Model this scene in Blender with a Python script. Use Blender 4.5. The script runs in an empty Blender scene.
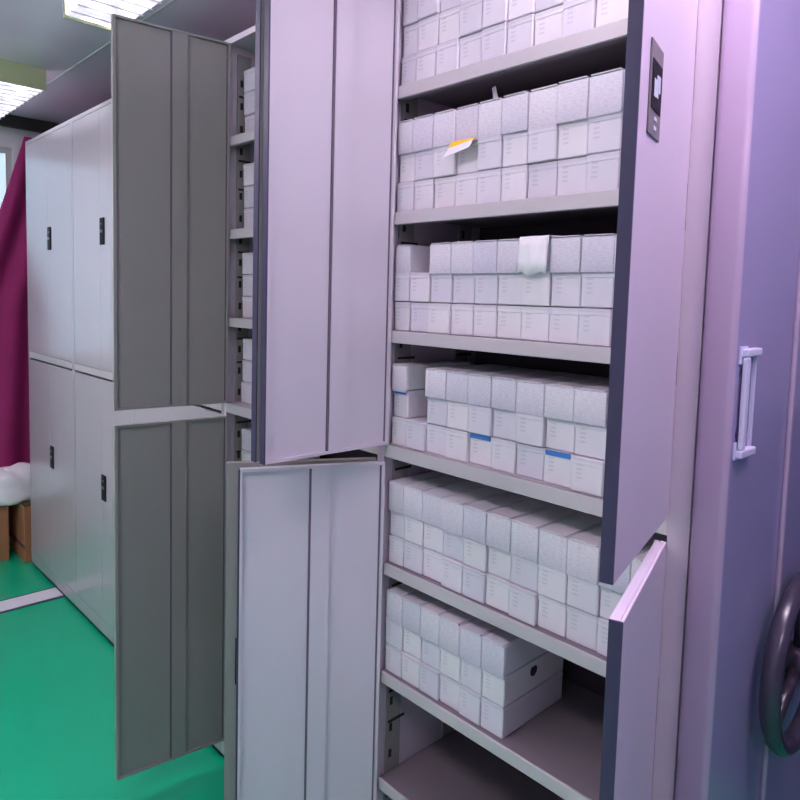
import bpy, bmesh, math, random
from mathutils import Vector, Matrix
random.seed(11)
S = 0.86                      # survey units -> metres
sc = bpy.context.scene
COL = sc.collection
PI = math.pi

# ------------------------------------------------------------------ materials
def new_mat(name):
    m = bpy.data.materials.new(name); m.use_nodes = True
    nt = m.node_tree
    return m, nt, nt.nodes['Principled BSDF']

def paint(name, col, rough=0.4, spec=0.5, metal=0.0, mottle=0.04, bump=0.0, scale=6.0, coat=0.0):
    m, nt, b = new_mat(name)
    b.inputs['Roughness'].default_value = rough
    b.inputs['Metallic'].default_value = metal
    b.inputs['Specular IOR Level'].default_value = spec
    b.inputs['Coat Weight'].default_value = coat
    b.inputs['Coat Roughness'].default_value = 0.2
    tc = nt.nodes.new('ShaderNodeTexCoord')
    n = nt.nodes.new('ShaderNodeTexNoise'); n.inputs['Scale'].default_value = scale; n.inputs['Detail'].default_value = 3
    nt.links.new(tc.outputs['Object'], n.inputs['Vector'])
    mx = nt.nodes.new('ShaderNodeMixRGB')
    mx.inputs['Color1'].default_value = (*[c * (1 - mottle) for c in col], 1)
    mx.inputs['Color2'].default_value = (*[min(1, c * (1 + mottle)) for c in col], 1)
    nt.links.new(n.outputs['Fac'], mx.inputs['Fac'])
    nt.links.new(mx.outputs['Color'], b.inputs['Base Color'])
    if bump:
        n2 = nt.nodes.new('ShaderNodeTexNoise'); n2.inputs['Scale'].default_value = scale * 30
        nt.links.new(tc.outputs['Object'], n2.inputs['Vector'])
        bp = nt.nodes.new('ShaderNodeBump'); bp.inputs['Strength'].default_value = bump; bp.inputs['Distance'].default_value = 0.002
        nt.links.new(n2.outputs['Fac'], bp.inputs['Height'])
        nt.links.new(bp.outputs['Normal'], b.inputs['Normal'])
    return m

def emit(name, col, strength):
    m, nt, b = new_mat(name)
    b.inputs['Base Color'].default_value = (*col, 1)
    b.inputs['Emission Color'].default_value = (*col, 1)
    b.inputs['Emission Strength'].default_value = strength
    return m

M = {}
M['cab'] = paint('cabinet_enamel', (0.57, 0.50, 0.58), 0.33, 0.5, coat=0.1, mottle=0.02)
M['cabfar'] = paint('cabinet_enamel_satin', (0.53, 0.48, 0.53), 0.24, 0.6, coat=0.5, mottle=0.02)
M['tray'] = paint('shelf_tray_shaded', (0.24, 0.205, 0.24), 0.5, 0.3)  # tray colour darkened to carry the shade under the shelves
M['inside'] = paint('cabinet_inside_shaded', (0.30, 0.285, 0.285), 0.5, 0.3, mottle=0.03)  # uprights coloured dark for the shade within the cabinets
M['shade_inside'] = paint('cabinet_back_shaded', (0.07, 0.055, 0.075), 0.6, 0.3)  # near-black back stands in for shade deep in the compartments
M['leaf'] = paint('door_enamel', (0.70, 0.65, 0.73), 0.36, 0.5, mottle=0.015)
M['leafcast'] = paint('door_enamel_violet_cast', (0.62, 0.525, 0.665), 0.36, 0.5, mottle=0.015)  # door enamel tinted with the purple cast of the near lamps
M['leafshade'] = paint('door_enamel_shaded', (0.335, 0.325, 0.315), 0.36, 0.5, mottle=0.02)  # door enamel darkened for the shade behind the near open door
M['edge'] = paint('door_edge_slate', (0.060, 0.055, 0.110), 0.45, 0.4)
M['shadeline'] = paint('painted_channel_shade', (0.17, 0.14, 0.19), 0.6, 0.3)  # painted shade lines along the channel and hinge rim
M['panel'] = paint('end_panel_enamel', (0.40, 0.31, 0.44), 0.25, 0.55, coat=0.25, mottle=0.015)
M['panel_face'] = paint('end_panel_face_enamel', (0.29, 0.25, 0.42), 0.24, 0.6, coat=0.3, mottle=0.02)
M['lip'] = paint('shelf_enamel', (0.58, 0.54, 0.57), 0.36, 0.5)
M['black'] = paint('black_plastic', (0.010, 0.009, 0.018), 0.55, 0.25)
M['toeshade'] = paint('toe_gap_shade', (0.015, 0.015, 0.017), 0.5, 0.4)  # black for the shade in the toe gap
M['greyplastic'] = paint('grey_plastic_bezel', (0.19, 0.165, 0.19), 0.4, 0.5)
M['glyph'] = paint('white_lock_print', (0.62, 0.66, 0.80), 0.4)
M['handle'] = paint('pale_handle_metal', (0.62, 0.58, 0.78), 0.3, 0.6)
M['screw'] = paint('screw_dark', (0.08, 0.07, 0.14), 0.4, 0.5, metal=0.5)
M['rubber'] = paint('black_wheel_plastic', (0.035, 0.025, 0.045), 0.28, 0.6)
M['wheelrim'] = paint('wheel_rim_plastic', (0.055, 0.045, 0.075), 0.25, 0.6)
M['hole'] = paint('slot_dark', (0.02, 0.018, 0.018), 0.7)
M['floor'] = paint('green_epoxy_floor', (0.0, 0.50, 0.27), 0.3, 0.5, mottle=0.08, scale=2.5, coat=0.2)
M['rail'] = paint('white_rail_strip', (0.80, 0.78, 0.84), 0.35, 0.5)
M['railedge'] = paint('rail_edge_dark', (0.09, 0.09, 0.12), 0.5)
M['wall'] = paint('wall_paint', (0.70, 0.68, 0.71), 0.6, mottle=0.03)
M['wallblue'] = paint('wall_paint_blue', (0.10, 0.17, 0.48), 0.5, mottle=0.05)
M['wallviolet'] = paint('wall_paint_violet', (0.24, 0.20, 0.36), 0.6, mottle=0.03)
M['darkreflect'] = paint('added_navy_reflector', (0.02, 0.025, 0.10), 0.45, mottle=0.05)  # added dark tone for the end panel to reflect
M['trim'] = paint('dark_trim', (0.035, 0.028, 0.025), 0.5)
M['sill'] = paint('light_trim', (0.55, 0.53, 0.53), 0.5)
M['kraft'] = paint('kraft_card', (0.42, 0.20, 0.10), 0.75, mottle=0.10, scale=9, bump=0.2)
M['kraftdark'] = paint('kraft_card_olive', (0.13, 0.10, 0.045), 0.8, mottle=0.12, scale=9)
M['tape'] = paint('dark_strap', (0.05, 0.035, 0.03), 0.4)
M['bag'] = paint('white_plastic_bag', (0.92, 0.88, 0.92), 0.35, 0.5, mottle=0.06, scale=20)
M['yellow'] = paint('yellow_slip', (0.95, 0.62, 0.03), 0.6)
M['paper'] = paint('white_paper', (0.86, 0.84, 0.88), 0.65, mottle=0.02)
M['bluecard'] = paint('blue_card', (0.06, 0.22, 0.62), 0.5)
M['housing'] = paint('lamp_housing_olive_white', (0.48, 0.52, 0.32), 0.45, mottle=0.05)
M['glass'] = emit('frosted_window_glass', (0.62, 0.78, 0.92), 0.6)

# ceiling: smooth glossy boards with seams along the row
def ceiling_mat():
    m, nt, b = new_mat('ceiling_boards')
    b.inputs['Roughness'].default_value = 0.26
    b.inputs['Specular IOR Level'].default_value = 0.7
    b.inputs['Coat Weight'].default_value = 0.4
    b.inputs['Coat Roughness'].default_value = 0.3
    tc = nt.nodes.new('ShaderNodeTexCoord')
    n = nt.nodes.new('ShaderNodeTexNoise'); n.inputs['Scale'].default_value = 0.9; n.inputs['Detail'].default_value = 1.5
    nt.links.new(tc.outputs['Object'], n.inputs['Vector'])
    r = nt.nodes.new('ShaderNodeValToRGB')  # pale and dark patches: blurred reflections put into the colour
    r.color_ramp.elements[0].position = 0.36; r.color_ramp.elements[0].color = (0.68, 0.60, 0.70, 1)
    r.color_ramp.elements[1].position = 0.64; r.color_ramp.elements[1].color = (0.92, 0.81, 0.93, 1)
    nt.links.new(n.outputs['Fac'], r.inputs['Fac'])
    nt.links.new(r.outputs['Color'], b.inputs['Base Color'])
    return m
M['ceiling'] = ceiling_mat()

# lamp louvre: bright, crinkled reflector look
def lamp_mat(name, col, strength):
    m, nt, b = new_mat(name)
    tc = nt.nodes.new('ShaderNodeTexCoord')
    v = nt.nodes.new('ShaderNodeTexVoronoi'); v.inputs['Scale'].default_value = 14
    nt.links.new(tc.outputs['Object'], v.inputs['Vector'])
    mr = nt.nodes.new('ShaderNodeMapRange')
    mr.inputs['From Min'].default_value = 0.0; mr.inputs['From Max'].default_value = 0.7
    mr.inputs['To Min'].default_value = strength * 1.5; mr.inputs['To Max'].default_value = strength * 0.35
    nt.links.new(v.outputs['Distance'], mr.inputs['Value'])
    b.inputs['Base Color'].default_value = (*col, 1)
    b.inputs['Emission Color'].default_value = (*col, 1)
    nt.links.new(mr.outputs['Result'], b.inputs['Emission Strength'])
    return m
M['fillnear'] = lamp_mat('fill_lamp_lavender', (1.0, 0.86, 0.96), 21.0)
M['lamprow'] = lamp_mat('lamp_diffuser_row', (1.0, 0.84, 0.98), 41.0)
M['fillright'] = lamp_mat('fill_lamp_violet', (1.0, 0.80, 0.98), 30.0)
M['lampcrinkle'] = lamp_mat('lamp_diffuser_crinkled', (0.93, 0.86, 1.0), 1.7)
M['fillfar'] = lamp_mat('fill_lamp_cool', (1.0, 0.91, 1.0), 31.0)

# voucher cartons: white card with small grey printing on the front
def card_mat(name, base, dense):
    m, nt, b = new_mat(name)
    b.inputs['Roughness'].default_value = 0.62
    L = nt.links.new
    tc = nt.nodes.new('ShaderNodeTexCoord')
    sp = nt.nodes.new('ShaderNodeSeparateXYZ'); L(tc.outputs['Generated'], sp.inputs[0])
    info = nt.nodes.new('ShaderNodeObjectInfo')
    def math_(op, a, bb=None, c=None):
        n = nt.nodes.new('ShaderNodeMath'); n.operation = op
        for i, v in enumerate((a, bb, c)):
            if v is None: continue
            if isinstance(v, (int, float)): n.inputs[i].default_value = v
            else: L(v, n.inputs[i])
        return n.outputs[0]
    x, y, z = sp.outputs
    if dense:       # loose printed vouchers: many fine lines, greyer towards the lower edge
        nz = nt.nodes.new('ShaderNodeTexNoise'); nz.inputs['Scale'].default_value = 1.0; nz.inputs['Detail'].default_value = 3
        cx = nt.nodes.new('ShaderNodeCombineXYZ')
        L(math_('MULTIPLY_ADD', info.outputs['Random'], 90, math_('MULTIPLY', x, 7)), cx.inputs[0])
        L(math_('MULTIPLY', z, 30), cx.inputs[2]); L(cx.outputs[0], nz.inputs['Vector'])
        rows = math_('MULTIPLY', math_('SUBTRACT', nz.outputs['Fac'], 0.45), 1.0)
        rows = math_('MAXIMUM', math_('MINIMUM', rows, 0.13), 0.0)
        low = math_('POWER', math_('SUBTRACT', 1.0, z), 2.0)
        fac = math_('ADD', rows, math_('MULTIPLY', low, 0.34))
    else:
        rows = math_('LESS_THAN', math_('FRACT', math_('MULTIPLY', z, 8.0)), 0.42)
        zz = math_('MULTIPLY', math_('GREATER_THAN', z, 0.36), math_('LESS_THAN', z, 0.80))
        xx = math_('MULTIPLY', math_('GREATER_THAN', x, 0.17), math_('LESS_THAN', x, 0.36))
        fac = math_('MULTIPLY', math_('MULTIPLY', rows, zz), math_('MULTIPLY', xx, 0.20))
        edge = math_('MULTIPLY', math_('GREATER_THAN', z, 0.90), 0.16)
        fac = math_('ADD', fac, edge)
        nz = nt.nodes.new('ShaderNodeTexNoise'); nz.inputs['Scale'].default_value = 3
        L(tc.outputs['Generated'], nz.inputs['Vector'])
        fac = math_('ADD', fac, math_('MULTIPLY', nz.outputs['Fac'], 0.06))
    geo = nt.nodes.new('ShaderNodeSeparateXYZ'); L(tc.outputs['Normal'], geo.inputs[0])
    front = math_('LESS_THAN', geo.outputs[1], -0.5)
    fac = math_('MULTIPLY', fac, front)
    tint = nt.nodes.new('ShaderNodeMixRGB')
    tint.inputs['Color1'].default_value = (*base, 1)
    tint.inputs['Color2'].default_value = (base[0]*0.86, base[1]*0.87, base[2]*0.93, 1)
    L(info.outputs['Random'], tint.inputs['Fac'])
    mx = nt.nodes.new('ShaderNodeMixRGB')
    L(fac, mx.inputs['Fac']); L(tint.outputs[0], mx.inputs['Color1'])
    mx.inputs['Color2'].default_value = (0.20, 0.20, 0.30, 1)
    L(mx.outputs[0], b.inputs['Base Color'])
    return m
M['card'] = card_mat('white_voucher_card', (0.83, 0.79, 0.83), False)
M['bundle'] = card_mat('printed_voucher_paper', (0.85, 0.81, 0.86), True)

# ------------------------------------------------------------------ mesh helpers (survey units in, metres out)
def bx(bm, x0, x1, y0, y1, z0, z1, bev=0.0, seg=2, mi=0):
    vs = bmesh.ops.create_cube(bm, size=1.0)['verts']
    for v in vs:
        v.co = Vector(((x0+x1)/2 + v.co.x*(x1-x0), (y0+y1)/2 + v.co.y*(y1-y0), (z0+z1)/2 + v.co.z*(z1-z0)))
    fs = list({f for v in vs for f in v.link_faces})
    for f in fs: f.material_index = mi
    if bev:
        es = list({e for v in vs for e in v.link_edges})
        r = bmesh.ops.bevel(bm, geom=es, offset=bev, segments=seg, affect='EDGES', profile=0.5)
        for f in r['faces']: f.material_index = mi
    return bm

def tube(bm, pts, rad, seg=10, closed=False, mi=0):
    rings = []; n = len(pts); up = None
    for i, p in enumerate(pts):
        p = Vector(p)
        a = Vector(pts[(i-1) % n]) if (closed or i) else p
        c = Vector(pts[(i+1) % n]) if (closed or i < n-1) else p
        t = (c-a).normalized()
        if up is None:
            up = t.orthogonal().normalized()
        up = (up - t*up.dot(t)).normalized()
        s = t.cross(up)
        rings.append([bm.verts.new(p + (up*math.cos(2*PI*k/seg) + s*math.sin(2*PI*k/seg))*rad) for k in range(seg)])
    m = n if closed else n-1
    for i in range(m):
        A, B = rings[i], rings[(i+1) % n]
        for k in range(seg):
            f = bm.faces.new((A[k], A[(k+1) % seg], B[(k+1) % seg], B[k])); f.smooth = True; f.material_index = mi
    if not closed:
        for r in (rings[0][::-1], rings[-1]):
            f = bm.faces.new(r); f.material_index = mi
    return bm

def quad(bm, pts, mi=0):
    f = bm.faces.new([bm.verts.new(Vector(p)) for p in pts]); f.material_index = mi
    return bm

def obj(name, bm, mat, parent=None, loc=(0, 0, 0), rotz=0.0, smooth=False):
    bmesh.ops.recalc_face_normals(bm, faces=bm.faces)
    for v in bm.verts: v.co *= S
    me = bpy.data.meshes.new(name); bm.to_mesh(me); bm.free()
    for m in (mat if isinstance(mat, (list, tuple)) else [mat]): me.materials.append(m)
    if smooth:
        for p in me.polygons: p.use_smooth = True
    o = bpy.data.objects.new(name, me); COL.objects.link(o)
    o.location = Vector(loc)*S; o.rotation_euler = (0, 0, rotz)
    if parent: o.parent = parent
    return o

def thing(name, label, cat, loc=(0, 0, 0), group=None):
    o = bpy.data.objects.new(name, None); COL.objects.link(o)
    o.location = Vector(loc)*S; o.empty_display_size = 0.1
    return tag(o, label, cat, group)

def tag(o, label, cat, group=None):
    o['label'] = label; o['category'] = cat
    if group: o['group'] = group
    return o

def struct(name, bm, mat, parent=None):
    o = obj(name, bm, mat, parent)
    o['kind'] = 'structure'
    return o

B_ = bmesh.new

# ------------------------------------------------------------------ survey
HT = 2.877
H, D, DL, B0 = 2.865, 1.466, 1.416, 0.062
SH = [2.506, 2.150, 1.806]              # upper shelf tops
SL = [1.101, 0.7600, 0.415]             # lower shelf tops
DEPTH = 0.84
XW, XE, YN, YF, ZC = -5.05, 3.3, -3.0, 1.35, 3.15
OPEN = [(-0.872, 0.0), (-1.808, -0.900), (-2.700, -1.848), (-3.580, -2.740), (-4.480, -3.620)]
FZ = -0.045                            # floor level
TL = 0.022                              # leaf thickness

# ------------------------------------------------------------------ room shell
struct('floor', bx(B_(), XW-0.1, XE+0.1, YN-0.1, YF+0.1, FZ-0.1, FZ), M['floor'])
bm = B_(); bx(bm, XW-0.1, XE+0.1, YN-0.1, YF+0.1, ZC, ZC+0.1)
ceil = struct('ceiling', bm, M['ceiling'])
bm = B_()
for yy in (-2.35, -1.18, -0.004, 1.17):
    bx(bm, XW, XE, yy-0.006, yy+0.006, ZC-0.004, ZC)
struct('trim_1', bm, M['sill'])                                   # ceiling joint strips
# far wall with a window hole left of the curtain
bm = B_()
WY0, WY1, WZ0, WZ1 = -1.15, 0.06, 1.35, 2.92
bx(bm, XW-0.1, XW, YN, WY0, FZ, ZC); bx(bm, XW-0.1, XW, WY1, YF, FZ, ZC)
bx(bm, XW-0.1, XW, WY0, WY1, FZ, WZ0); bx(bm, XW-0.1, XW, WY0, WY1, WZ1, ZC)
struct('wall_far', bm, M['wall'])
w = bpy.data.objects.new('window_1', None); COL.objects.link(w); w['kind'] = 'structure'
w.location = Vector((XW, (WY0+WY1)/2, (WZ0+WZ1)/2))*S
def wp(name, bm, mat):
    o = obj(name, bm, mat); o.parent = w; o.matrix_parent_inverse = Matrix.Translation(-w.location); o['kind'] = 'structure'; return o
bm = B_()
for y0, y1, z0, z1 in ((WY0, WY0+.04, WZ0, WZ1), (WY1-.04, WY1, WZ0, WZ1), (WY0+.04, WY1-.04, WZ0, WZ0+.04), (WY0+.04, WY1-.04, WZ1-.04, WZ1), ((WY0+WY1)/2-.02, (WY0+WY1)/2+.02, WZ0+.04, WZ1-.04)):
    bx(bm, XW-0.06, XW-0.02, y0, y1, z0, z1)
wp('window_frame', bm, M['sill'])
wp('window_pane', bx(B_(), XW-0.048, XW-0.04, WY0+.04, WY1-.04, WZ0+.04, WZ1-.04), M['glass'])
struct('wall_back', bx(B_(), XW, XE, YF, YF+0.1, FZ, ZC), M['wallviolet'])
struct('wall_front', bx(B_(), XW, XE, YN-0.1, YN, FZ, ZC), M['wall'])
struct('wall_right', bx(B_(), XE, XE+0.1, YN-0.1, YF+0.1, FZ, ZC), M['wallblue'])
struct('reflector_right', bx(B_(), XE-0.02, XE, YN, YF, FZ, 1.55), M['darkreflect'])  # unseen dark band, added to darken the end panel's reflection
struct('reflector_back', bx(B_(), 0.3, XE-0.02, YF-0.02, YF, FZ, 1.55), M['darkreflect'])  # same added dark band on the back wall
bm = B_(); bx(bm, XW, XW+0.05, YN, YF, ZC-0.085, ZC-0.001, 0.004)
struct('trim_2', bm, M['trim'])                                   # dark cornice over the curtain
struct('baseboard_far', bx(B_(), XW, XW+0.015, YN, YF, FZ, 0.06), M['sill'])
# floor rail of the mobile shelving
bm = B_(); bx(bm, -4.015, -3.83, YN, YF, FZ, FZ+0.004, mi=1); bx(bm, -3.992, -3.848, YN, YF, FZ+0.004, FZ+0.008)
struct('trim_3', bm, [M['rail'], M['railedge']])

# ------------------------------------------------------------------ ceiling lamps
LG = 'long louvred lamps on the ceiling'
def lamp(x0, x1, y0, y1, mat, label):
    t = thing('ceiling_lamp', label, 'ceiling lamp', ((x0+x1)/2, (y0+y1)/2, ZC), LG)
    hx, hy = (x1-x0)/2, (y1-y0)/2
    bm = B_()
    bx(bm, -hx, -hx+.012, -hy, hy, -.118, 0); bx(bm, hx-.012, hx, -hy, hy, -.118, 0)       # end caps
    bx(bm, -hx+.012, hx-.012, -hy+.004, hy-.004, -.02, 0)                                     # back tray
    obj('housing', bm, M['housing'], t)
    obj('diffuser', bx(B_(), -hx+.012, hx-.012, -hy+.002, hy-.002, -.110, -.0205, .008), mat, t)
    bm = B_()
    n = 14
    for i in range(1, n):
        x = -hx + (x1-x0)*i/n
        bx(bm, x-.0025, x+.0025, -hy, hy, -.116, -.1102)
    obj('louvre', bm, M['rail'], t)
    return t
lamp(-4.95, -3.70, -0.345, -0.10, M['lampcrinkle'], 'long ceiling lamp with olive side, nearest the magenta curtain')
lamp(-2.51, -1.28, -0.38, -0.15, M['lampcrinkle'], 'ceiling lamp partly hidden behind the top of the shaded open door')
lamp(-0.10, 1.15, -0.38, -0.15, M['lamprow'], 'ceiling lamp above the near end of the shelving row')
lamp(-3.40, -2.15, -1.95, -1.60, M['fillfar'], 'added unseen fill lamp over the far half of the aisle')  # added out of view to brighten the far cabinets
lamp(-1.30, -0.05, -1.95, -1.60, M['fillnear'], 'added unseen fill lamp over the aisle, facing the open cabinets')  # added out of view for frontal light on the boxes
lamp(1.70, 2.90, -1.95, -1.60, M['fillright'], 'added unseen fill lamp beyond the near end of the aisle')  # added out of view to light the right-hand door faces

# ------------------------------------------------------------------ curtain, cartons, bag at the far end
def curtain():
    bm = B_(); NY, NZ = 60, 30
    z1, z0 = 3.0, 0.06
    rows = []
    for i in range(NZ+1):
        z = z1 + (z0-z1)*i/NZ
        drop = z1 - z
        yl = 0.115 - 0.35*min(drop, 1.25) + 0.04*math.sin(drop*1.3)
        yr = 1.05
        row = []
        for j in range(NY+1):
            u = j/NY
            y = yl + (yr-yl)*u
            x = XW + 0.085 + 0.028*math.sin(u*34 + 0.4*math.sin(z*2.1)) * (0.35+0.65*min(1, drop/0.6)) + 0.012*math.sin(z*3+u*9)
            row.append(bm.verts.new((x, y, z)))
        rows.append(row)
    for i in range(NZ):
        for j in range(NY):
            f = bm.faces.new((rows[i][j], rows[i][j+1], rows[i+1][j+1], rows[i+1][j])); f.smooth = True
    o = obj('curtain', bm, paint('magenta_cloth', (0.36, 0.03, 0.16), 0.7, 0.3, mottle=0.15, scale=4, bump=0.3))
    md = o.modifiers.new('thick', 'SOLIDIFY'); md.thickness = 0.004
    tag(o, 'magenta cloth curtain hanging at the far end of the room', 'curtain')
curtain()

def carton(x0, x1, y0, y1, h, label, z=FZ):
    cx, cy = (x0+x1)/2, (y0+y1)/2
    t = thing('cardboard_carton', label, 'box', (cx, cy, z), 'cardboard cartons at the far wall')
    hx, hy = (x1-x0)/2, (y1-y0)/2
    bm = B_(); bx(bm, -hx, hx, -hy, hy, 0, h, 0.006, mi=0)
    obj('carton_body', bm, M['kraft'], t)
    bm = B_()
    bx(bm, -hx+.004, -.002, -hy+.004, hy-.004, h, h+.006); bx(bm, .002, hx-.004, -hy+.004, hy-.004, h, h+.006)
    obj('carton_flap', bm, M['kraftdark'], t)
    bm = B_(); bx(bm, -hx-.001, hx+.001, -hy-.002, -hy+.001, h*.26, h*.31)
    obj('strap', bm, M['tape'], t)
    return t
carton(-4.92, -4.56, -0.03, 0.30, 0.405, 'brown cardboard carton on the green floor beside the closed cabinets')
carton(-4.90, -4.70, -0.36, -0.09, 0.40, 'brown cardboard carton under the white bag, left of the other carton')

def bag():
    bm = B_()
    bmesh.ops.create_icosphere(bm, subdivisions=4, radius=1.0)
    for v in bm.verts:
        p = v.co.copy()
        n = math.sin(p.x*5+1)*math.sin(p.y*6)*0.10 + math.sin(p.z*9+p.x*4)*0.06 + math.sin(p.y*13+p.z*7)*0.05 + 0.04*abs(math.sin(p.y*21+p.x*9+p.z*5))
        p *= (1+n)
        v.co = Vector((p.x*0.115, p.y*0.27, max(p.z, -0.45)*0.17 + 0.0765))
    for f in bm.faces: f.smooth = True
    # tied neck
    tube(bm, [(0, -.05, .16), (.01, -.055, .19), (-.01, -.05, .215), (.02, -.06, .235)], 0.018, 8)
    o = obj('plastic_bag', bm, M['bag'], None, (-4.755, -0.03, 0.367+FZ+.045))
    tag(o, 'crumpled white plastic bag lying on the brown cartons', 'bag')
bag()

# ------------------------------------------------------------------ mobile cabinets
def lock(parent, x, y, z, w_, h_, label, fancy=False, side=-1):
    """lock plate flush on the outer face (normal -Y) of a leaf"""
    p = y-(.003 if fancy else .006)
    bm = B_(); bx(bm, x-w_/2, x+w_/2, p, y, z-h_/2, z+h_/2, 0.0014, mi=0)
    if fancy:
        bx(bm, x-w_*.40, x+w_*.40, p-.0012, p, z-h_*.22, z+h_*.30, mi=1)
        c = z+h_*.05                                     # pale mark on the black window
        for (a, b, lo, hi) in ((-.25, -.08, -.13, .06), (-.08, .10, -.12, -.06), (-.08, .10, .00, .06), (.10, .26, -.05, .13), (-.04, .06, -.06, .12)):
            bx(bm, x+w_*a, x+w_*b, p-.0018, p-.0012, c+h_*lo, c+h_*hi, mi=2)
        for dz in (-.30, -.40):
            bx(bm, x-w_*.10, x+w_*.12, p-.001, p, z+h_*dz-.003, z+h_*dz+.003, mi=2)
    else:
        bx(bm, x-w_*.25, x+w_*.25, y-.009, y-.006, z-h_*.05, z+h_*.06, mi=1)
        bx(bm, x-w_*.14, x+w_*.14, y-.008, y-.006, z+h_*.24, z+h_*.31, mi=1)
    o = obj('lock', bm, [M['greyplastic'], M['black'], M['glyph']] if fancy else [M['black'], M['greyplastic']], parent)
    o['label'] = label
    return o

def leaf(parent, name_label, hx, sgn, L, z0, z1, ang, mat, withlock=None, fancy=False, lockz=None, lockside=None, dark_edge=False):
    """door leaf; closed it fills y 0..TL; local x from hinge outward times sgn"""
    bm = B_()
    def X(a, b): return (a, b) if sgn > 0 else (-b, -a)
    h = z1-z0
    x0, x1 = X(0.002, L); bx(bm, x0, x1, 0.0, 0.006, 0, h, 0.0015)                 # outer skin
    r = 0.008
    for a, b, c, d in ((0.002, 0.002+r, 0, h), (L-r, L-0.001, 0, h)):                 # folded rims
        x0, x1 = X(a, b); bx(bm, x0, x1, 0.006, TL, c, d)
    for c, d in ((0, r), (h-r, h)):
        x0, x1 = X(0.002+r, L-r); bx(bm, x0, x1, 0.006, TL, c, d)
    x0, x1 = X(0.002+r, L-r); bx(bm, x0, x1, 0.006, 0.012, r, h-r)                  # inner sheet
    o = obj('door', bm, mat, parent, (hx, 0, z0), -ang if sgn > 0 else ang)
    if name_label: o['label'] = name_label
    # edge trim on the free side
    x0, x1 = X(L-0.001, L+0.003)
    e = obj('door_edge', bx(B_(), x0, x1, 0.0005, TL, 0.0, h), M['edge'] if mat not in (M['cabfar'], M['leafshade']) or dark_edge else mat, o)
    if mat is not M['cabfar'] and (mat is not M['leafshade'] or dark_edge): e['label'] = 'dark slate free edge of the door'
    # stiffening channel on the inner face
    c = L*0.455
    bm = B_()
    x0, x1 = X(c-.028, c+.028); bx(bm, x0, x1, 0.012, TL-.001, r, h-r, 0.0, mi=0)
    x0, x1 = X(c+.028, c+.0335); bx(bm, x0, x1, 0.012, TL-.0035, r, h-r, mi=1)       # dark strip painted as shade beside the channel
    x0, x1 = X(.002+r, .002+r+.005); bx(bm, x0, x1, 0.012, 0.0135, r, h-r, mi=1)         # and beside the hinge rim
    obj('stiffener', bm, [mat, M['shadeline']], o)
    for zz in (0.10, h-0.14):
        x0, x1 = X(0.001, 0.009); obj('hinge', bx(B_(), x0, x1, TL-.002, TL+.004, zz, zz+.07, 0.0015), mat, o)
    if withlock:
        lx = (L-lockside)*sgn
        lock(o, lx, 0.0, lockz-z0, 0.080 if fancy else 0.058, 0.142, withlock, fancy)
    return o

def shelf(parent, x0, x1, z, mat, ytop=0.007):
    bm = B_()
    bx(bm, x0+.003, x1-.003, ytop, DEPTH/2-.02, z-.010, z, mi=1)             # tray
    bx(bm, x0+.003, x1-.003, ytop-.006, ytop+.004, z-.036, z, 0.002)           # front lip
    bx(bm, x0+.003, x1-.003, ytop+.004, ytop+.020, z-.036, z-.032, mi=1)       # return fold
    return obj('shelf', bm, [mat, M['tray']], parent)

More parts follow.
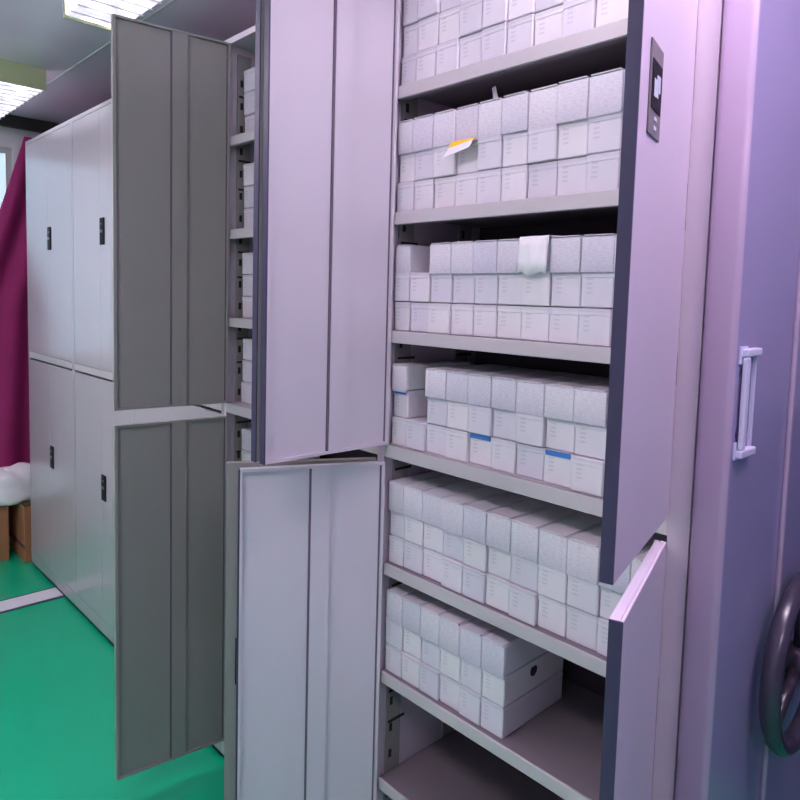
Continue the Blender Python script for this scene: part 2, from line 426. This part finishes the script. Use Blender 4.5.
def cabinet(i, label, mat, leaves, shelves=True):
    x0, x1 = OPEN[i]
    nxt = OPEN[i+1][1] if i+1 < len(OPEN) else x0-0.025
    prv = OPEN[i-1][0] if i else 0.048
    pl, pr = (nxt+x0)/2 if i+1 < len(OPEN) else nxt, (prv+x1)/2 if i else 0.046
    cx = (x0+x1)/2
    t = thing('shelving_cabinet', label, 'cabinet', (0, 0, 0), 'steel cabinets in the mobile row')
    t.location = Vector((cx, DEPTH/2, FZ))*S
    inv = Matrix.Translation(-t.location)
    def fix(o): o.matrix_parent_inverse = inv; return o
    bm = B_()
    bx(bm, pl+.0005, x0, 0.0, DEPTH, -.018, HT)                  # left post and side
    bx(bm, x1, pr-.0005, 0.0, DEPTH, -.018, HT)                  # right post and side
    bx(bm, x0, x1, 0.0, DEPTH, H-.010, HT)                        # top
    bx(bm, x0, x1, 0.0, DEPTH, -.018, B0-.002)                  # bottom
    bx(bm, x0, x1, DEPTH-.02, DEPTH, B0-.002, H-.01)             # rear skin
    fix(obj('carcass', bm, mat, t))
    fix(obj('back_panel', bx(B_(), x0, x1, DEPTH/2-.012, DEPTH/2, B0, H-.011), M['shade_inside'], t))
    bm = B_(); bx(bm, pl+.001, pr-.001, 0.004, DEPTH-.004, FZ+.0085, -.0185)  # black block near the front, standing in for toe gap shade
    p = fix(obj('plinth', bm, M['toeshade'], t)); p['label'] = 'black band standing in for the shaded toe gap'
    # slotted uprights on both sides
    for xs, d in ((x0, 1), (x1, -1)):
        bm = B_()
        for yy in (0.035, 0.30):
            a, b = sorted((xs+d*.0005, xs+d*.006)); bx(bm, a, b, yy, yy+.06, B0+.01, H-.04, mi=0)
            z = B0+.06; k = 0
            while z < H-.08:
                a, b = sorted((xs+d*.006, xs+d*.0068)); bx(bm, a, b, yy+.012, yy+.024, z-.013, z+.013, mi=1)
                z += .0865; k += 1
            for zz in [s+dz for s in SH+SL+[D] for dz in (.16, -.085)]:
                a, b = sorted((xs+d*.006, xs+d*.009))
                bx(bm, a, b, yy+.006, yy+.075, zz-.003, zz+.004, mi=1)
        fix(obj('slotted_upright', bm, [M['inside'], M['hole']], t))
    if shelves:
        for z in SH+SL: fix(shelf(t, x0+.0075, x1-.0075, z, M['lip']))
    bm = B_(); bx(bm, x0, x1, 0.004, DEPTH/2-.015, D-.014, D-.0005); bx(bm, x0, x1, 0.0, 0.012, D-.040, D-.0005, 0.002)
    fix(obj('divider', bm, M['lip'], t))
    L = (x1-x0)/2-.0035
    for (side, up, ang, kw) in leaves:
        z0, z1 = (D+.002, H-.012) if up else (B0, DL-.002)
        kw = dict(kw); nl = kw.pop('nl', None); LL = kw.pop('L', L); mt = kw.pop('mat', mat)
        fix(leaf(t, nl, x0 if side < 0 else x1, 1 if side < 0 else -1, LL, z0, z1, ang, mt, **kw))
    return t

near = cabinet(0, 'open steel cabinet packed with white boxes at the near end of the row', M['cab'], [
    (-1, True, 1.590, dict(mat=M['leaf'], L=.425)),
    (-1, False, 2.020, dict(mat=M['leaf'], L=.425)),
    (1, True, 1.815, dict(mat=M['leafcast'], L=.417, withlock='grey and black electronic lock with a pale mark', fancy=True, lockz=2.238, lockside=0.090)),
    (1, False, 1.86, dict(mat=M['leafcast'], L=.420, withlock='black lock', lockz=0.85, lockside=0.08)),
])
middle = cabinet(1, 'open steel cabinet with shaded doors next to the near one, seen at a narrow angle', M['cab'], [
    (-1, True, 1.705, dict(L=.428, mat=M['leafshade'])),
    (-1, False, 1.70, dict(L=.428, mat=M['leafshade'])),
    (1, True, 1.585, dict(dark_edge=True, L=.428, mat=M['leafshade'], withlock='black lock', lockz=2.24, lockside=0.08)),
    (1, False, 1.055, dict(L=.442, mat=M['leafshade'], withlock='black lock', lockz=0.82, lockside=0.055)),
])
for i, lab in ((2, 'closed steel cabinet half hidden behind the open shaded door'),
               (3, 'closed shiny steel cabinet with two black locks just left of the open door'),
               (4, 'closed shiny steel cabinet at the far end of the row beside the curtain')):
    lk = dict(withlock='black lock', lockside=0.075)
    cabinet(i, lab, M['cabfar'], [(-1, True, 0, {}), (-1, False, 0, {}),
                                (1, True, 0, dict(lk, lockz=2.212, lockside=0.034)), (1, False, 0, dict(lk, lockz=0.82, lockside=0.034))], shelves=False)

# ------------------------------------------------------------------ end panel with pull handle and hand wheel
PX0, PX1 = 0.0475, 0.118
t = thing('end_panel', 'lavender steel end panel with pull handle and black hand wheel at the right', 'panel', ((PX0+PX1)/2, DEPTH/2, FZ))
inv = Matrix.Translation(-t.location)
def ep(name, bm, mat, **k):
    o = obj(name, bm, mat, t, **k); o.matrix_parent_inverse = inv; return o
bm = B_(); bx(bm, PX0+.004, PX1, -0.018, DEPTH+.01, FZ+.002, H+.020, 0.014, 4)
for f in bm.faces:
    if f.calc_center_median().x > PX1-.002: f.material_index = 1
for f in bm.faces: f.smooth = True
ep('panel_body', bm, [M['panel'], M['panel_face']])
bm = B_()
bx(bm, PX1-.0005, PX1+.010, 0.303, 0.321, 0.06, H-.04, 0.005, 3)  # raised vertical strip, paler than the panel face
ep('vertical_strip', bm, M['panel'])
def pull():
    bm = B_()
    ya, yb, za, zb, xo = 0.004, 0.080, 1.612, 1.824, PX1
    xr = xo+.015
    bx(bm, xo-.002, xr, ya, yb, zb-.016, zb, 0.003); bx(bm, xo-.002, xr, ya, yb, za, za+.016, 0.003)
    bx(bm, xr-.010, xr, ya, ya+.018, za+.016, zb-.016, 0.003)
    bx(bm, xo-.002, xo+.006, yb-.008, yb, za+.016, zb-.016, 0.002)
    bx(bm, xo-.002, xo+.004, ya-.004, ya+.030, zb-.030, zb+.004, 0.001); bx(bm, xo-.002, xo+.004, ya-.004, ya+.030, za-.004, za+.030, 0.001)
    h = ep('pull_handle', bm, M['handle'])
    h['label'] = 'pale rectangular pull handle'
    bm = B_()
    for zz in (zb-.045, za+.045): bx(bm, xo-.001, xo+.004, ya+.002, ya+.012, zz-.005, zz+.005, 0.002)
    s = obj('screw', bm, M['screw'], h)
pull()
def wheel():
    cy, cz, R, x = 0.365, 1.095, 0.190, 0.162
    bm = B_()
    tube(bm, [(x, cy+R*math.cos(a), cz+R*math.sin(a)) for a in [2*PI*k/56 for k in range(56)]], 0.021, 14, True)
    w = ep('hand_wheel', bm, M['wheelrim']); w['label'] = 'black round hand wheel'
    bm = B_()
    tube(bm, [(PX1, cy, cz), (x+.004, cy, cz), (x+.016, cy, cz)], 0.038, 24)
    obj('wheel_hub', bm, M['rubber'], w)
    bm = B_()
    bmesh.ops.create_circle(bm, cap_ends=True, segments=40, radius=0.07, matrix=Matrix.Translation((PX1+.002, cy, cz)) @ Matrix.Rotation(PI/2, 4, 'Y'))
    obj('wheel_rosette', bm, M['rubber'], w)
    for k in range(3):
        a = PI/2+2*PI*k/3
        pts = [(x, cy+r*math.cos(a), cz+r*math.sin(a)) for r in (0.03, 0.10, R-.012)]
        obj('wheel_spoke', tube(B_(), pts, 0.015, 10), M['rubber'], w)
wheel()

# ------------------------------------------------------------------ voucher boxes
BH, BD = 0.083, 0.28
def box_mesh(w_, dense, h=BH, dep=BD):
    bm = B_(); bx(bm, -w_/2, w_/2, 0, dep, 0, h, 0.0022, 1)
    if not dense:                                          # lid: a shallow cap a hair larger than the tray
        bx(bm, -w_/2-.0006, w_/2+.0006, -.0012, dep+.0008, h*.80, h+.0006, 0.0018, 1)
    else:                                                  # loose printed sheets drooping over the front
        bx(bm, -w_/2-.0004, w_/2+.0004, -.006, -.0005, -.008, h*.98, 0.0015, 1)
        bx(bm, -w_/2+.004, w_/2-.004, -.0075, dep*.7, h, h+.003, 0.001, 1)
    for v in bm.verts: v.co *= S
    me = bpy.data.meshes.new('voucher_bundle' if dense else 'voucher_box'); bm.to_mesh(me); bm.free()
    me.materials.append(M['bundle' if dense else 'card'])
    return me
_cache = {}
def proto(w_, dense):
    k = (round(w_, 3), dense)
    if k not in _cache: _cache[k] = box_mesh(w_, dense)
    return _cache[k]

ORD = ['first', 'second', 'third', 'fourth', 'fifth', 'sixth', 'seventh', 'eighth', 'ninth', 'tenth', 'eleventh']
LAY = ['bottom', 'middle', 'top']
EDG = [-0.8625, -0.799, -0.721, -0.641, -0.562, -0.484, -0.406, -0.323, -0.242, -0.159, -0.083, -0.011]
boxes = {}
def put_box(xa, xb, y, z, dense, label, group, key):
    w_ = xb-xa-.0022
    o = bpy.data.objects.new('voucher_box', proto(w_, dense)); COL.objects.link(o)
    o.location = Vector(((xa+xb)/2, y, z))*S
    o.rotation_euler = (0, 0, random.uniform(-.006, .006))
    tag(o, label, 'box', group)
    boxes[key] = o
    return o

PITCH = {'A': (1, 1, 1), 'B': (1, 1, 1), 'C': (1, .99, .91), 'D': (.97, .96, .87), 'E': (.99, .97, .96), 'F': (1, .98, .98)}
NEAR = [('A', SH[0], 'the highest visible shelf', set(), set()),
        ('B', SH[1], 'the shelf with the yellow slip', set(), {2}),
        ('C', SH[2], 'the shelf with the hanging sheet', {(1, 2)}, {2}),
        ('D', D, 'the shelf just above the divider', {(1, 1), (1, 2)}, {2}),
        ('E', SL[0], 'the shelf just below the divider', set(), {2}),
        ('F', SL[1], 'the half empty lower shelf', set(), {2})]
for key, zs, where, missing, dense_layers in NEAR:
    ncol = 11 if key != 'F' else 6
    edges = EDG if key != 'F' else [-0.8625, -0.790, -0.714, -0.638, -0.562, -0.486, -0.410]
    for c in range(ncol):
        for l in range(3):
            if (c, l) in missing: continue
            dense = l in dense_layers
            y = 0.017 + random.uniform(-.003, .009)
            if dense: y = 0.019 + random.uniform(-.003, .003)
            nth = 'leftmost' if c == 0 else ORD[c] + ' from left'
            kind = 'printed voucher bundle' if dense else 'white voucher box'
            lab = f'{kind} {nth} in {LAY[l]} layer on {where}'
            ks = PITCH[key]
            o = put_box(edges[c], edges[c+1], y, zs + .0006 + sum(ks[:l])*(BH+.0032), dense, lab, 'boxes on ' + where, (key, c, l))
            o.scale.z = ks[l]

# middle cabinet: only the boxes by its far side show
MID = [(SH[0], 'its top shelf'), (SH[1], 'its second shelf'), (SH[2], 'its third shelf'), (D, 'its fourth shelf'), (SL[0], 'its fifth shelf')]
for k, (zs, where) in enumerate(MID):
    for c in range(2):
        for l in range(3 if k != 0 else 3):
            xa = -1.787 + c*.08
            nth = 'outer' if c == 0 else 'inner'
            wh = where.replace('its', "grey open cabinet's")
            put_box(xa, xa+.08, 0.055 + random.uniform(-.004, .004), zs + .0006 + l*(BH+.0032), False,
                    f'{nth} white box in {LAY[l]} layer on {wh}', 'boxes in the grey cabinet', ('M%d' % k, c, l))

# blue lid edges on a few boxes
def blue_edge(key, xa, xb, y, z, w_):
    o = boxes[key]
    bm = B_(); bx(bm, -w_/2+.002, w_/2-.002, -.004, -.0013, BH*.86, BH+.001)
    e = obj('lid_edge', bm, M['bluecard'], o); e['label'] = 'blue edge of the lid'
for key in (('D', 4, 0), ('D', 7, 0), ('D', 0, 1), ('F', 3, 2), ('F', 4, 2)):
    o = boxes[key]; blue_edge(key, 0, 0, 0, 0, 0.072 if key[1] else 0.05)
# finger hole on the side of the last carton of the half empty shelf
for l in (1,):
    bm = B_()
    bmesh.ops.create_circle(bm, cap_ends=True, segments=20, radius=0.016, matrix=Matrix.Translation((0.0370, .13, .055)) @ Matrix.Rotation(PI/2, 4, 'Y'))
    h = obj('finger_hole', bm, M['hole'], boxes[('F', 5, l)]); h['label'] = 'dark round finger hole'

# paper slips
def slip(name, pts, mats, label, cat='paper', cuts=None):
    bm = B_()
    for q, mi in pts: quad(bm, q, mi)
    bmesh.ops.remove_doubles(bm, verts=bm.verts, dist=1e-5)
    o = obj(name, bm, mats)
    md = o.modifiers.new('thick', 'SOLIDIFY'); md.thickness = 0.0012; md.offset = 0
    return tag(o, label, cat)
z2 = SH[1] + 2*(BH+.0032)
zs_ = z2-.0012
slip('paper_slip', [([(-.650, .10, zs_), (-.570, .10, zs_), (-.570, .012, zs_), (-.650, .012, zs_)], 0),
                    ([(-.650, .012, zs_), (-.570, .012, zs_), (-.556, -.010, zs_-.010), (-.640, -.010, zs_-.022)], 0),
                    ([(-.640, -.010, zs_-.022), (-.556, -.010, zs_-.010), (-.560, -.018, zs_-.030), (-.650, -.018, zs_-.046)], 1)],
     [M['yellow'], M['paper']], 'yellow and white paper slip sticking out between the box layers')
zt = SH[2] + 2.90*(BH+.0032)
bm = B_(); NX = 10
prof = [(.16, zt+.004), (.05, zt+.005), (.006, zt+.003), (.002, zt-.02), (.000, zt-.055), (-.003, zt-.088)]
rows = []
for (y, z) in prof:
    rows.append([bm.verts.new((-.408 + .086*i/NX, y + .003*math.sin(i*1.1), z + (0.006*math.sin(i*0.9+.5) if z == prof[-1][1] else 0))) for i in range(NX+1)])
for i in range(len(rows)-1):
    for j in range(NX):
        f = bm.faces.new((rows[i][j], rows[i][j+1], rows[i+1][j+1], rows[i+1][j])); f.smooth = True
o = obj('paper_sheet', bm, M['paper']); md = o.modifiers.new('thick', 'SOLIDIFY'); md.thickness = 0.001; md.offset = 0
tag(o, 'white paper sheet draped over the front of the top bundles', 'paper')
zt = SH[1] + 3*(BH+.0032) + .003
slip('paper_scrap', [([(-.560, .075, zt), (-.545, .080, zt), (-.563, .082, zt+.055), (-.572, .078, zt+.05)], 0)], [M['paper']],
     'thin curled white paper scrap standing on the top bundles')

# ------------------------------------------------------------------ world and camera
wd = bpy.data.worlds.new('world'); sc.world = wd; wd.use_nodes = True
wd.node_tree.nodes['Background'].inputs[0].default_value = (0.5, 0.5, 0.6, 1)
wd.node_tree.nodes['Background'].inputs[1].default_value = 0.2

f, yaw, pitch, roll = 679.77, 0.8157, -0.0778, 0.0266
ppx, ppy = 393.478, 349.927
fw = Vector((-math.sin(yaw)*math.cos(pitch), math.cos(yaw)*math.cos(pitch), math.sin(pitch)))
r = fw.cross(Vector((0, 0, 1))).normalized(); u = r.cross(fw)
r2 = r*math.cos(roll)+u*math.sin(roll); u2 = -r*math.sin(roll)+u*math.cos(roll)
cam = bpy.data.cameras.new('camera'); co = bpy.data.objects.new('camera', cam); COL.objects.link(co)
co.matrix_world = Matrix(((r2.x, u2.x, -fw.x, .6064*S), (r2.y, u2.y, -fw.y, -1.3632*S), (r2.z, u2.z, -fw.z, 1.9047*S), (0, 0, 0, 1)))
cam.sensor_width = 36; cam.lens = f/800*36
cam.shift_x = (400-ppx)/800; cam.shift_y = (ppy-400)/800
cam.clip_start = 0.02
sc.camera = co
sc.view_settings.view_transform = 'Standard'
sc.view_settings.look = 'None'
sc.view_settings.exposure = 0.28
sc.view_settings.gamma = 0.92
